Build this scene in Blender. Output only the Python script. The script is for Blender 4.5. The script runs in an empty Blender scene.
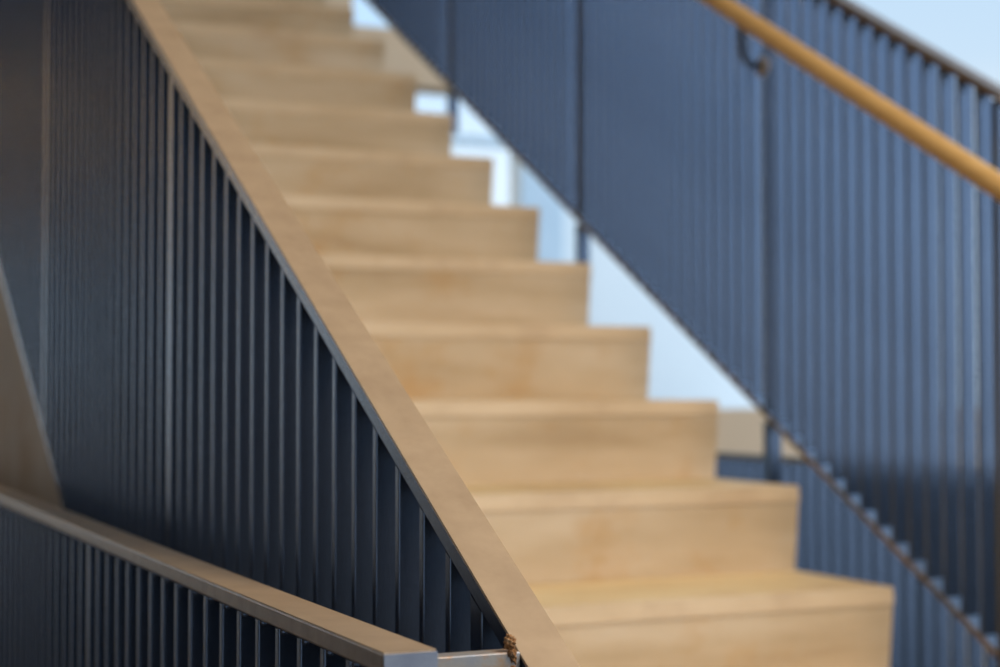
import bpy, bmesh, math, random
from mathutils import Vector, Matrix
random.seed(7)
SC = bpy.context.scene
COL = SC.collection

# ------------------------------------------------------------------ constants
T = 0.5668          # rise / run of the flight
RUN = 0.28
RISE = RUN * T
CAMH = 1.133        # eye height above the entrance floor
Y0 = 2.3495         # nosing of the fifth step
Z0 = 5 * RISE       # its tread height
X_R = 1.8045        # right ends of the steps
X_L = 0.475         # left ends of the steps
P = RUN / 6         # picket spacing
NLO, NHI = -4, 11   # step indices, fifth step is 0
Y_FIRST = Y0 + NLO * RUN
Y_TOP = Y0 + NHI * RUN
Z_TOP = Z0 + NHI * RISE

# ------------------------------------------------------------------ materials
def new_mat(name):
    m = bpy.data.materials.new(name); m.use_nodes = True
    nt = m.node_tree; b = nt.nodes['Principled BSDF']
    return m, nt, b

def noise_mat(name, cols, rough=0.6, metal=0.0, scale=(4, 4, 4), detail=6, bump=0.1, bscale=80,
              spec=0.5, rvar=0.0, stain=None, stain_scale=3.0, stain_amt=0.5, coords='Object'):
    m, nt, b = new_mat(name); N = nt.nodes; L = nt.links
    tc = N.new('ShaderNodeTexCoord'); mp = N.new('ShaderNodeMapping')
    mp.inputs['Scale'].default_value = scale
    L.new(tc.outputs[coords], mp.inputs['Vector'])
    nz = N.new('ShaderNodeTexNoise'); nz.inputs['Scale'].default_value = 1.0
    nz.inputs['Detail'].default_value = detail; nz.inputs['Roughness'].default_value = 0.6
    L.new(mp.outputs[0], nz.inputs['Vector'])
    cr = N.new('ShaderNodeValToRGB'); e = cr.color_ramp.elements
    e[0].position = 0.3; e[1].position = 0.7
    e[0].color = (*cols[0], 1); e[1].color = (*cols[-1], 1)
    if len(cols) == 3:
        k = cr.color_ramp.elements.new(0.5); k.color = (*cols[1], 1)
    L.new(nz.outputs['Fac'], cr.inputs[0])
    out = cr.outputs[0]
    if stain:
        n2 = N.new('ShaderNodeTexNoise'); n2.inputs['Scale'].default_value = stain_scale
        n2.inputs['Detail'].default_value = 8; n2.inputs['Roughness'].default_value = 0.65
        L.new(tc.outputs[coords], n2.inputs['Vector'])
        r2 = N.new('ShaderNodeValToRGB'); r2.color_ramp.elements[0].position = 0.52
        r2.color_ramp.elements[1].position = 0.72
        L.new(n2.outputs['Fac'], r2.inputs[0])
        mu = N.new('ShaderNodeMath'); mu.operation = 'MULTIPLY'; mu.inputs[1].default_value = stain_amt
        L.new(r2.outputs[0], mu.inputs[0])
        mx = N.new('ShaderNodeMixRGB'); mx.inputs[2].default_value = (*stain, 1)
        L.new(mu.outputs[0], mx.inputs[0]); L.new(out, mx.inputs[1]); out = mx.outputs[0]
    L.new(out, b.inputs['Base Color'])
    b.inputs['Metallic'].default_value = metal
    b.inputs['Roughness'].default_value = rough
    b.inputs['Specular IOR Level'].default_value = spec
    if bump:
        n3 = N.new('ShaderNodeTexNoise'); n3.inputs['Scale'].default_value = bscale
        n3.inputs['Detail'].default_value = 3
        L.new(tc.outputs['Object'], n3.inputs['Vector'])
        bp = N.new('ShaderNodeBump'); bp.inputs['Strength'].default_value = bump
        bp.inputs['Distance'].default_value = 0.002
        L.new(n3.outputs['Fac'], bp.inputs['Height']); L.new(bp.outputs[0], b.inputs['Normal'])
    return m

M = {}
M['steel'] = noise_mat('blue_grey_steel', [(0.074, 0.091, 0.126), (0.100, 0.122, 0.164)], rough=0.17, metal=0.85,
                       scale=(25, 25, 4), bump=0.15, bscale=2600)
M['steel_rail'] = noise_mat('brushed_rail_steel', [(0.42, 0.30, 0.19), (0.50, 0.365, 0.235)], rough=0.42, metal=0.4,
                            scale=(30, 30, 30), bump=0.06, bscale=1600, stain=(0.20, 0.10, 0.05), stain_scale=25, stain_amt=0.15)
M['steel_brown'] = noise_mat('brown_reflection_steel', [(0.20, 0.15, 0.115), (0.32, 0.245, 0.19)], rough=0.33, metal=0.6,
                       scale=(60, 60, 60), bump=0.1, bscale=1500)  # brown reflected from the side wall is put into this base colour
M['steel_end'] = noise_mat('skylit_end_steel', [(0.30, 0.32, 0.38), (0.40, 0.42, 0.48)], rough=0.4, metal=0.7, scale=(60, 60, 60), bump=0.1, bscale=1500)  # lighter tone: sky light from behind painted into the guard's end face
M['steel_pale'] = noise_mat('sky_reflection_steel', [(0.34, 0.40, 0.50), (0.48, 0.54, 0.64)], rough=0.4, metal=0.6, scale=(40, 40, 40), bump=0.1, bscale=1500)  # pale blue is the sky's reflection, painted into the colour
M['weld'] = noise_mat('weld_bead', [(0.25, 0.28, 0.34), (0.5, 0.5, 0.52)], rough=0.4, metal=0.8, scale=(300, 300, 300), bump=0.5, bscale=900)
M['rust'] = noise_mat('rusty_weld', [(0.06, 0.03, 0.015), (0.30, 0.13, 0.035), (0.5, 0.36, 0.22)], rough=0.8, metal=0.2,
                      scale=(160, 160, 160), bump=1.0, bscale=400)
M['rust_bar'] = noise_mat('rust_spotted_bar', [(0.34, 0.34, 0.36), (0.50, 0.42, 0.33)], rough=0.45, metal=0.6,
                      scale=(60, 60, 60), bump=0.1, bscale=400, stain=(0.55, 0.25, 0.05), stain_scale=45, stain_amt=0.9)
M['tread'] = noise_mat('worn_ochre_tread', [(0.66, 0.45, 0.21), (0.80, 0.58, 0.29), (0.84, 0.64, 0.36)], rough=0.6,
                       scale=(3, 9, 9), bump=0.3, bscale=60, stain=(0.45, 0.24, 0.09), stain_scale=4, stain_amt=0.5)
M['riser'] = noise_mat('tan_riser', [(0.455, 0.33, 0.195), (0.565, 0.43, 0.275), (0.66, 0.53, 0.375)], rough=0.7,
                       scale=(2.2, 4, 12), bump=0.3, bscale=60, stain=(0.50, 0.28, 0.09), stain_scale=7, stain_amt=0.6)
M['nosing'] = noise_mat('nosing_strip', [(0.58, 0.42, 0.25), (0.70, 0.53, 0.34)], rough=0.6,
                        scale=(3, 9, 9), bump=0.3, bscale=60, stain=(0.35, 0.2, 0.1), stain_scale=6, stain_amt=0.4)
M['string'] = noise_mat('stair_flank', [(0.60, 0.53, 0.43), (0.70, 0.63, 0.52)], rough=0.75,
                        scale=(2, 4, 4), bump=0.3, bscale=60, stain=(0.45, 0.25, 0.04), stain_scale=3, stain_amt=0.7)
M['handrail'] = noise_mat('golden_oak', [(0.54, 0.33, 0.12), (0.63, 0.41, 0.17)], rough=0.42,
                          scale=(40, 4, 40), bump=0.1, bscale=200)
M['floor'] = noise_mat('dark_stone_floor', [(0.06, 0.05, 0.045), (0.10, 0.085, 0.07)], rough=0.6, scale=(2, 2, 2), bump=0.1)
M['wood'] = noise_mat('warm_wood_lining', [(0.20, 0.115, 0.055), (0.30, 0.18, 0.09)], rough=0.6, scale=(0.6, 9, 9), bump=0.1)
M['white'] = noise_mat('pale_plaster', [(0.67, 0.655, 0.62), (0.71, 0.69, 0.65)], rough=0.8, scale=(1, 1, 1), bump=0.05)
M['frame'] = noise_mat('pale_window_frame', [(0.44, 0.50, 0.53), (0.48, 0.54, 0.57)], rough=0.5, scale=(2, 2, 2), bump=0)
M['grey_wall'] = noise_mat('grey_brown_wall', [(0.56, 0.50, 0.48), (0.64, 0.58, 0.56)], rough=0.8, scale=(1, 1, 1), bump=0)
M['light_wood'] = noise_mat('light_wood_band', [(0.42, 0.27, 0.13), (0.55, 0.37, 0.2)], rough=0.6, scale=(0.6, 9, 9), bump=0.1)
M['tanwall'] = noise_mat('tan_parapet', [(0.64, 0.44, 0.27), (0.70, 0.49, 0.31)], rough=0.8, scale=(1, 1, 1), bump=0.1)

def glass_mat():
    m = bpy.data.materials.new('clear_pane'); m.use_nodes = True
    nt = m.node_tree; nt.nodes.clear()
    o = nt.nodes.new('ShaderNodeOutputMaterial'); mx = nt.nodes.new('ShaderNodeMixShader')
    t = nt.nodes.new('ShaderNodeBsdfTransparent'); t.inputs[0].default_value = (0.95, 0.98, 1, 1)
    g = nt.nodes.new('ShaderNodeBsdfGlossy'); g.inputs['Roughness'].default_value = 0.03
    mx.inputs[0].default_value = 0.06
    nt.links.new(t.outputs[0], mx.inputs[1]); nt.links.new(g.outputs[0], mx.inputs[2])
    nt.links.new(mx.outputs[0], o.inputs[0]); return m
M['glass'] = glass_mat()

# ------------------------------------------------------------------ helpers
def prism(bm, pts_a, pts_b):
    """solid between two matching polygons"""
    a = [bm.verts.new(p) for p in pts_a]; b = [bm.verts.new(p) for p in pts_b]
    n = len(a)
    bm.faces.new(a[::-1]); bm.faces.new(b)
    for i in range(n):
        bm.faces.new((a[i], a[(i + 1) % n], b[(i + 1) % n], b[i]))

def box(bm, x0, x1, y0, y1, z0, z1, slope=0.0):
    """box whose top and bottom climb by slope along y (z given at y = 0)"""
    f = lambda y, z: z + slope * y
    prism(bm, [(x0, y0, f(y0, z0)), (x1, y0, f(y0, z0)), (x1, y0, f(y0, z1)), (x0, y0, f(y0, z1))],
              [(x0, y1, f(y1, z0)), (x1, y1, f(y1, z0)), (x1, y1, f(y1, z1)), (x0, y1, f(y1, z1))])

def tube(bm, pts, r, n=16):
    pts = [Vector(p) for p in pts]; rings = []
    up = Vector((0.13, 0.05, 1)).normalized()
    for i, p in enumerate(pts):
        d = (pts[min(i + 1, len(pts) - 1)] - pts[max(i - 1, 0)]).normalized()
        s = d.cross(up)
        if s.length < 0.1: s = d.cross(Vector((1, 0, 0)))
        s.normalize(); u = s.cross(d)
        rings.append([bm.verts.new(p + r * (math.cos(2 * math.pi * k / n) * s + math.sin(2 * math.pi * k / n) * u)) for k in range(n)])
    for a, b in zip(rings, rings[1:]):
        for k in range(n):
            bm.faces.new((a[k], a[(k + 1) % n], b[(k + 1) % n], b[k]))
    bm.faces.new(rings[0][::-1]); bm.faces.new(rings[-1])

def obj(name, bm, mat, parent=None, bevel=0.0, seg=2, smooth=False, loc=(0, 0, 0)):
    bmesh.ops.recalc_face_normals(bm, faces=bm.faces[:])
    if bevel:
        bmesh.ops.bevel(bm, geom=bm.edges[:], offset=bevel, segments=seg, affect='EDGES', profile=0.5)
    me = bpy.data.meshes.new(name); bm.to_mesh(me); bm.free()
    if smooth:
        for p in me.polygons: p.use_smooth = True
    me.materials.append(mat)
    o = bpy.data.objects.new(name, me); COL.objects.link(o)
    o.location = loc
    if parent: o.parent = parent
    return o

def thing(name, label, cat, loc=(0, 0, 0), group=None):
    o = bpy.data.objects.new(name, None); COL.objects.link(o)
    o.empty_display_size = 0.2
    o.location = loc; o['label'] = label; o['category'] = cat
    if group: o['group'] = group
    return o

def struct(name, bm, mat, bevel=0.0, parent=None):
    o = obj(name, bm, mat, parent, bevel)
    if not parent: o['kind'] = 'structure'
    return o

# ------------------------------------------------------------------ staircase
st = thing('staircase', 'straight flight of broad tan steps with ochre treads rising between the two picket railings', 'staircase', (0, 0, 0))
SET = 0.016         # the risers lean back under the nosing
for i in range(NLO, NHI + 1):
    yn = Y0 + i * RUN; zt = Z0 + i * RISE
    wob = random.uniform(-0.002, 0.002)
    # tread slab
    last = i == NHI
    bm = bmesh.new()
    box(bm, X_L, X_R + wob, yn + 0.012, yn + RUN + 0.016 if not last else yn + 1.6, zt - 0.03, zt)
    obj('tread', bm, M['tread'], st, 0.003)
    # nosing strip
    bm = bmesh.new()
    prism(bm, [(X_L, yn, zt - 0.0295), (X_L, yn + 0.012, zt - 0.03), (X_L, yn + 0.012, zt), (X_L, yn + 0.003, zt)],
              [(X_R + wob, yn, zt - 0.0295), (X_R + wob, yn + 0.012, zt - 0.03), (X_R + wob, yn + 0.012, zt), (X_R + wob, yn + 0.003, zt)])
    obj('nosing', bm, M['nosing'], st)
    # riser, leaning back
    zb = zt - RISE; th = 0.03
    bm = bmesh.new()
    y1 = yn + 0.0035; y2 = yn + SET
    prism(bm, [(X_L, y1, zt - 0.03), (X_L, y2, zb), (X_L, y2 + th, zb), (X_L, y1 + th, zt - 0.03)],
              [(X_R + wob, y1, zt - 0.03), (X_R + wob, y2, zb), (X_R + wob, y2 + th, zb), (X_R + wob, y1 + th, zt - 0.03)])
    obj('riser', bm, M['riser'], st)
# stepped body under the treads with a sloping soffit
bm = bmesh.new()
prof = []
for i in range(NLO, NHI + 1):
    yn = Y0 + i * RUN; zt = Z0 + i * RISE
    prof.append((yn + SET + 0.028, zt - RISE - (0.03 if i > NLO else 0)))
    prof.append((yn + SET + 0.028, zt - 0.03))
prof.append((Y_TOP + 1.6, Z_TOP - 0.03)); prof.append((Y_TOP + 1.6, Z_TOP - 0.30))
prof.append((Y_TOP + 0.20, Z_TOP - 0.30)); prof.append((Y_FIRST + 0.40, 0.0))
prism(bm, [(X_L + 0.002, y, z) for y, z in prof], [(X_R - 0.012, y, z) for y, z in prof])
obj('stair_slab', bm, M['string'], st)

# closed flank under the left ends of the steps, down to the floor
bm = bmesh.new()
fl = lambda y: T * y - 1.671 + CAMH - 0.004
pf = [(Y_FIRST, 0.0), (Y_FIRST, fl(Y_FIRST)), (Y_TOP, fl(Y_TOP)), (Y_TOP + 1.6, Z_TOP), (Y_TOP + 1.6, 0.0)]
prism(bm, [(X_L - 0.014, y, z) for y, z in pf], [(X_L + 0.001, y, z) for y, z in pf])
obj('stair_flank', bm, M['string'], st)

# ------------------------------------------------------------------ railings
W = 0.032           # depth of pickets and width of the cap
TB = 0.008          # picket thickness

def picket_mesh(height, slope, name='picket', th=TB, w=W, weld=False):
    bm = bmesh.new()
    h = th / 2
    prism(bm, [(0, -h, -slope * h), (w, -h, -slope * h), (w, h, slope * h), (0, h, slope * h)],
              [(0, -h, height - slope * h), (w, -h, height - slope * h), (w, h, height + slope * h), (0, h, height + slope * h)])
    bmesh.ops.recalc_face_normals(bm, faces=bm.faces[:])
    vert = [e for e in bm.edges if abs(e.verts[0].co.z - e.verts[1].co.z) > height * 0.8]
    bmesh.ops.bevel(bm, geom=vert, offset=0.0011, segments=2, affect='EDGES', profile=0.5)
    if weld:
        for x in (0.0035,):
            bmesh.ops.create_icosphere(bm, subdivisions=2, radius=0.0028,
                matrix=Matrix.Translation((x, -h - 0.0002, height - 0.002)))
    me = bpy.data.meshes.new(name); bm.to_mesh(me); bm.free()
    me.materials.append(M['steel']); return me

def copies(name, me, root, spots):
    for p in spots:
        o = bpy.data.objects.new(name, me); COL.objects.link(o); o.location = p; o.parent = root

def slope_railing(root, x0, ztop, zbot, y_a, y_b, phase, posts, post_foot, cap_w=W, fin=W, plate='steel_rail', post_th=0.018):
    """ztop/zbot: height of cap top and bottom rail underside at y = 0"""
    CAP = 0.0155
    bm = bmesh.new(); box(bm, x0, x0 + cap_w, y_a, y_b, ztop - CAP, ztop, T)
    obj('cap_rail', bm, M['steel' if plate == 'steel_rail' else 'steel_brown'], root, 0.0012)
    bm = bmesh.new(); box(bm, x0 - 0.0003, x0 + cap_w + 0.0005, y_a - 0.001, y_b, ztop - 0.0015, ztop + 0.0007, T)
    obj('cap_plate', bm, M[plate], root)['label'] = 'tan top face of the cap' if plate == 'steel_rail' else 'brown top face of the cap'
    bm = bmesh.new(); box(bm, x0, x0 + cap_w, y_a, y_b, zbot, zbot + 0.014, T)
    if plate == 'steel_rail':
        obj('bottom_rail', bm, M['steel'], root, 0.0012)
    else:
        br = obj('bottom_rail', bm, M['steel_brown'], root, 0.0012)
        bm = bmesh.new(); box(bm, x0 + 0.001, x0 + cap_w - 0.001, y_a, y_b, zbot + 0.012, zbot + 0.0148, T)
        obj('rail_face', bm, M['steel_pale'], br)  # thin sheet carrying the painted sky reflection on the rail top
    hgt = ztop - CAP - zbot - 0.014
    me = picket_mesh(hgt, T, w=fin)
    y = phase; spots = []
    while y > y_a + 0.03: y -= P
    y += P
    while y < y_b - 0.008:
        if all(abs(y - q) > P * 0.45 for q in posts):
            spots.append((x0, y, zbot + 0.014 + T * y))
        y += P
    copies('picket', me, root, spots)
    pm = picket_mesh(hgt, T, 'post', th=post_th, w=cap_w)
    copies('post', pm, root, [(x0, q, zbot + 0.014 + T * q) for q in posts])
    for q in posts if post_foot else ():
        bm = bmesh.new()
        box(bm, x0 + 0.002, x0 + cap_w - 0.002, q - 0.011, q + 0.011, zbot + T * q - post_foot, zbot + T * q - T * 0.011)
        obj('post_foot', bm, M['steel'], root, 0.001)
    return len(spots)

DL, DR = 0.4222, 1.8835
# left stair railing
LP = 1.485          # phase of its pickets
rl = thing('stair_railing', 'blue-grey picket railing with flat tan cap climbing left of the steps', 'railing', (DL, 0.8, 0))
def rel(o):        # railings are modelled in world space, keep that under the moved Empty
    for c in o.children: c.location = Vector(c.location) - o.location
postsL = [LP + P * k for k in (-11, 7, 25, 43, 61, 79)]
nL = slope_railing(rl, DL, CAMH - 0.6699, CAMH - 1.5753, 0.83, Y_TOP, LP, [q for q in postsL if 0.85 < q < Y_TOP], 0)
# lower end: vertical end post from the floor
bm = bmesh.new(); box(bm, DL, DL + W, 0.815, 0.831, 0.0, CAMH - 0.6699 + T * 0.815)
obj('end_post', bm, M['steel'], rl, 0.001)
rel(rl)
# right stair railing with handrail
RPY = 2.8642
rr = thing('stair_railing', 'blue-grey picket railing right of the steps, carrying the golden handrail', 'railing', (DR, 2.16, 0))
postsR = [RPY + k * 3 * RUN for k in range(0, 3)]
nR = slope_railing(rr, DR, CAMH - 0.7368, CAMH - 1.6820, 2.158, Y_TOP, RPY + 0.011, postsR, 0.135, cap_w=0.034, fin=0.032, plate='steel_brown', post_th=0.012)
bm = bmesh.new(); box(bm, DR, DR + 0.034, 2.168, 2.184, CAMH - 1.70 + T * 2.15, CAMH - 0.7368 + T * 2.146)
obj('end_post', bm, M['steel'], rr, 0.001)
XH = 1.833; HH = CAMH - 0.4783 * 1.833 + 0.007
bm = bmesh.new()
tube(bm, [(XH, y, HH + T * y) for y in (1.15, 1.6, 2.0, 2.6, 3.2, 4.0, 4.8, 5.4)], 0.0195, 32)
hr = obj('handrail', bm, M['handrail'], rr, smooth=False)
for q in [RPY - 3 * RUN] + postsR:
    zz = HH + T * q
    bm = bmesh.new()
    pts = []
    for k in range(9):
        a = math.pi * k / 8 / 2
        pts.append((XH + 0.035 * (1 - math.cos(a)), q, zz - 0.062 - 0.035 * math.sin(a)))
    tube(bm, [(XH, q, zz - 0.02)] + pts + [(DR, q, zz - 0.097)], 0.008, 12)
    bm2 = bmesh.new()
    br = obj('handrail_bracket', bm, M['steel'], hr, smooth=True)
    tube(bm2, [(DR - 0.006, q, zz - 0.097), (DR + 0.001, q, zz - 0.097)], 0.02, 20)
    obj('bracket_plate', bm2, M['rust_bar'], hr)
rel(rr)

# level guards on either side of the stairwell
def level_guard(root, x0, y_a, y_b, phase, ztop, zbot=0.08, left=True):
    bm = bmesh.new(); box(bm, x0, x0 + W, y_a, y_b, ztop - 0.012, ztop)
    obj('cap_rail', bm, M['steel_brown'], root, 0.0014)
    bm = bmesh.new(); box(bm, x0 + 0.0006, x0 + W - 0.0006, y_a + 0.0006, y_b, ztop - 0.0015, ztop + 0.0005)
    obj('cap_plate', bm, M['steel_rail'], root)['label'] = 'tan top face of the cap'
    bm = bmesh.new(); box(bm, x0, x0 + W, y_a, y_b, zbot, zbot + 0.012)
    obj('bottom_rail', bm, M['steel_rail'], root, 0.001)
    me = picket_mesh(ztop - zbot - 0.024, 0.0, weld=True)
    posts = []; spots = []
    y = phase
    while y > y_a + 0.01: y -= P
    y += P; k = round((y - phase) / P)
    while y < y_b:
        (posts if (k - 10) % 18 == 0 else spots).append((x0, y, zbot + 0.012)); y += P; k += 1
    copies('picket', me, root, spots[:98])
    pm = picket_mesh(ztop - zbot - 0.024, 0.0, 'post', th=0.014)
    copies('post', pm, root, posts)
    for p in posts:
        bm = bmesh.new(); box(bm, x0 + 0.002, x0 + W - 0.002, p[1] - 0.01, p[1] + 0.01, 0.0, zbot)
        obj('post_foot', bm, M['steel'], root, 0.001)
DF = 0.3175; GZ = CAMH - 0.1433
gl = thing('landing_guard', 'low level picket guard with flat tan cap in the bottom left foreground, nearest of all', 'railing', (DF, 0.86, 0))
Y_END = 0.857
level_guard(gl, DF, Y_END, 4.9, 1.2414, GZ)
bm = bmesh.new(); box(bm, DF, DF + W, Y_END, Y_END + 0.012, 0.0, GZ - 0.012)
obj('end_post', bm, M['steel'], gl, 0.001)
bm = bmesh.new(); box(bm, DF + 0.0004, DF + W - 0.0004, Y_END - 0.0015, Y_END + 0.001, GZ - 0.0118, GZ - 0.0006)
obj('end_cap', bm, M['steel_end'], gl)['label'] = 'blue-grey end face'  # thin plate holding the painted skylit tone of the bar end
# short bar tying the guard to the stair railing
bm = bmesh.new(); box(bm, DF + W, DL - 0.0008, 0.903, 0.917, GZ - 0.032, GZ - 0.012)
tb = obj('tie_bar', bm, M['rust_bar'], gl, 0.001); tb['label'] = 'rust-spotted tie bar'
bm = bmesh.new()
for cx, cy, cz, rad, sz in ((-0.0062, 0.906, -0.0065, 0.0036, 1.2), (-0.0052, 0.905, -0.0150, 0.0030, 1.8), (-0.0072, 0.903, -0.0130, 0.0020, 1.0), (-0.0054, 0.904, -0.0250, 0.0032, 1.7)):
    q = bmesh.ops.create_icosphere(bm, subdivisions=4, radius=rad)['verts']
    for v in q:
        n = v.co.normalized()
        f = 1 + 0.16 * math.sin(n.x * 7 + cz * 900) * math.sin(n.y * 9 + 1) + 0.12 * math.sin(n.z * 11 + n.x * 5)
        v.co = Vector((v.co.x * f, v.co.y * f, v.co.z * f * sz)) + Vector((DL + cx, cy, GZ + cz))
wb = obj('weld', bm, M['rust'], tb, smooth=True); wb['label'] = 'rusty weld lump'
rel(gl)

gr = thing('landing_guard', 'level dark picket guard standing just beyond the right stair railing, seen under its bottom rail', 'railing', (2.02, 1.0, 0))
level_guard(gr, 2.02, 1.0, 5.3, 1.25, GZ)
rel(gr)

# ------------------------------------------------------------------ setting
bm = bmesh.new(); box(bm, -3.2, 8.0, -6.0, 12.0, -0.2, 0.0); struct('floor', bm, M['floor'])
bm = bmesh.new(); box(bm, -3.4, 4.2, -4.0, 10.0, 5.2, 5.4); struct('ceiling', bm, M['wood'])
bm = bmesh.new(); box(bm, -3.4, -3.2, -3.0, 8.5, -0.2, 5.2); struct('wall_left', bm, M['wood'])
# tan parapet beyond the right guard
bm = bmesh.new(); box(bm, 3.0, 7.5, 5.20, 5.35, 0.0, 1.06); struct('trim_1', bm, M['tanwall'], 0.004)
# unseen grey-brown wall well behind the camera, opening shaped for the picket reflections
bm = bmesh.new(); box(bm, -3.2, 1.6, -6.0, -5.8, 0.0, 0.8); box(bm, -3.2, 1.6, -6.0, -5.8, 1.7, 5.2); box(bm, 1.6, 6.4, -6.0, -5.8, 0.0, 5.2)
struct('wall_back', bm, M['grey_wall'])
# beam of the upper floor
bm = bmesh.new(); prism(bm, [(-3.2, 7.5, 2.60), (4.6, 7.5, 2.60), (4.6, 7.5, 2.87), (2.62, 7.5, 2.87), (2.62, 7.5, 3.6), (-3.2, 7.5, 3.6)],
          [(-3.2, 7.7, 2.60), (4.6, 7.7, 2.60), (4.6, 7.7, 2.87), (2.62, 7.7, 2.87), (2.62, 7.7, 3.6), (-3.2, 7.7, 3.6)]); struct('trim_2', bm, M['tanwall'], 0.004)
# far wall and the glazing beside it
FY = 12.0
bm = bmesh.new(); box(bm, 5.6, 14.0, FY, FY + 0.2, 0.0, 3.45); struct('wall_far', bm, M['white'])
w1 = bmesh.new(); w2 = bmesh.new()
box(w1, 5.58, 5.95, FY - 0.06, FY - 0.001, 0.0, 3.45)
box(w1, -3.2, 5.58, FY, FY + 0.10, 3.05, 3.13); box(w1, -3.2, 5.58, FY, FY + 0.1, 0.0, 0.3)
for z0, z1 in ((0.3, 0.9), (2.3, 3.05), (3.13, 5.2)):
    box(w2, -3.2, 1.6, FY + 0.12, FY + 0.2, z0, z1)
for x in (-3.2, -0.8, 1.6): box(w1, x, x + 0.08, FY, FY + 0.1, 0.3, 5.2)
win = struct('window_1', w1, M['frame']); struct('trim_3', w2, M['light_wood'])
bm = bmesh.new(); box(bm, -3.2, 5.58, FY + 0.04, FY + 0.05, 0.3, 5.2)
obj('window_pane', bm, M['glass'], win)

# ------------------------------------------------------------------ light
BACK = (2.5, 2.75, 3.05)
w = bpy.data.worlds.new('sky'); SC.world = w; w.use_nodes = True
nt = w.node_tree; bg = nt.nodes['Background']
tc = nt.nodes.new('ShaderNodeTexCoord'); sp = nt.nodes.new('ShaderNodeSeparateXYZ')
nt.links.new(tc.outputs['Generated'], sp.inputs[0])
cr = nt.nodes.new('ShaderNodeValToRGB'); e = cr.color_ramp.elements
e[0].position = 0.0; e[0].color = (0.80, 0.90, 0.98, 1)
e[1].position = 0.30; e[1].color = (0.50, 0.72, 0.95, 1)
k = cr.color_ramp.elements.new(0.13); k.color = (0.82, 0.92, 1.0, 1)
k = cr.color_ramp.elements.new(0.19); k.color = (0.60, 0.78, 0.96, 1)
nt.links.new(sp.outputs['Z'], cr.inputs[0])
# the sky is brightest on the side behind the viewer
dp = nt.nodes.new('ShaderNodeVectorMath'); dp.operation = 'DOT_PRODUCT'
dp.inputs[1].default_value = (0.6, -0.8, 0.0)
nt.links.new(tc.outputs['Generated'], dp.inputs[0])
mr = nt.nodes.new('ShaderNodeMapRange'); mr.inputs['From Min'].default_value = 0.1; mr.inputs['From Max'].default_value = 0.8
nt.links.new(dp.outputs['Value'], mr.inputs['Value'])
mc = nt.nodes.new('ShaderNodeMixRGB'); mc.inputs[1].default_value = (1, 1, 1, 1); mc.inputs[2].default_value = (*BACK, 1)
nt.links.new(mr.outputs[0], mc.inputs[0])
vm = nt.nodes.new('ShaderNodeVectorMath'); vm.operation = 'MULTIPLY'
nt.links.new(cr.outputs[0], vm.inputs[0]); nt.links.new(mc.outputs[0], vm.inputs[1])
nt.links.new(vm.outputs[0], bg.inputs['Color'])
bg.inputs['Strength'].default_value = 1.0

def area(name, loc, tgt, sx, sy, power, col):
    l = bpy.data.lights.new(name, 'AREA'); l.shape = 'RECTANGLE'; l.size = sx; l.size_y = sy
    l.energy = power; l.color = col
    o = bpy.data.objects.new(name, l); COL.objects.link(o); o.location = loc
    o.rotation_euler = (Vector(tgt) - Vector(loc)).to_track_quat('-Z', 'Y').to_euler()
area('band_fill', (-1.0, 10.6, 4.6), (-1.0, 12.1, 2.7), 3.5, 0.3, 260, (1.0, 0.72, 0.42))  # added warm light on the far band, for glints on the posts
area('step_fill', (1.6, 0.0, 3.1), (1.2, 2.4, 0.5), 1.0, 1.0, 90, (1.0, 0.84, 0.65))  # added fill light for the lower steps, no fixture hangs here

# ------------------------------------------------------------------ camera
cd = bpy.data.cameras.new('camera'); cam = bpy.data.objects.new('camera', cd); COL.objects.link(cam)
cam.location = (0, 0, CAMH)
cam.rotation_euler = (math.pi / 2 + 0.0333, 0, -0.4245)
cd.sensor_width = 36; cd.lens = 1671.6 * 36 / 1000
cd.clip_start = 0.02
cd.dof.use_dof = True; cd.dof.focus_distance = 1.08; cd.dof.aperture_fstop = 5.7
SC.camera = cam
SC.view_settings.view_transform = 'Standard'; SC.view_settings.look = 'None'
SC.view_settings.gamma = 1; SC.view_settings.use_curve_mapping = False
SC.view_settings.exposure = 0.0
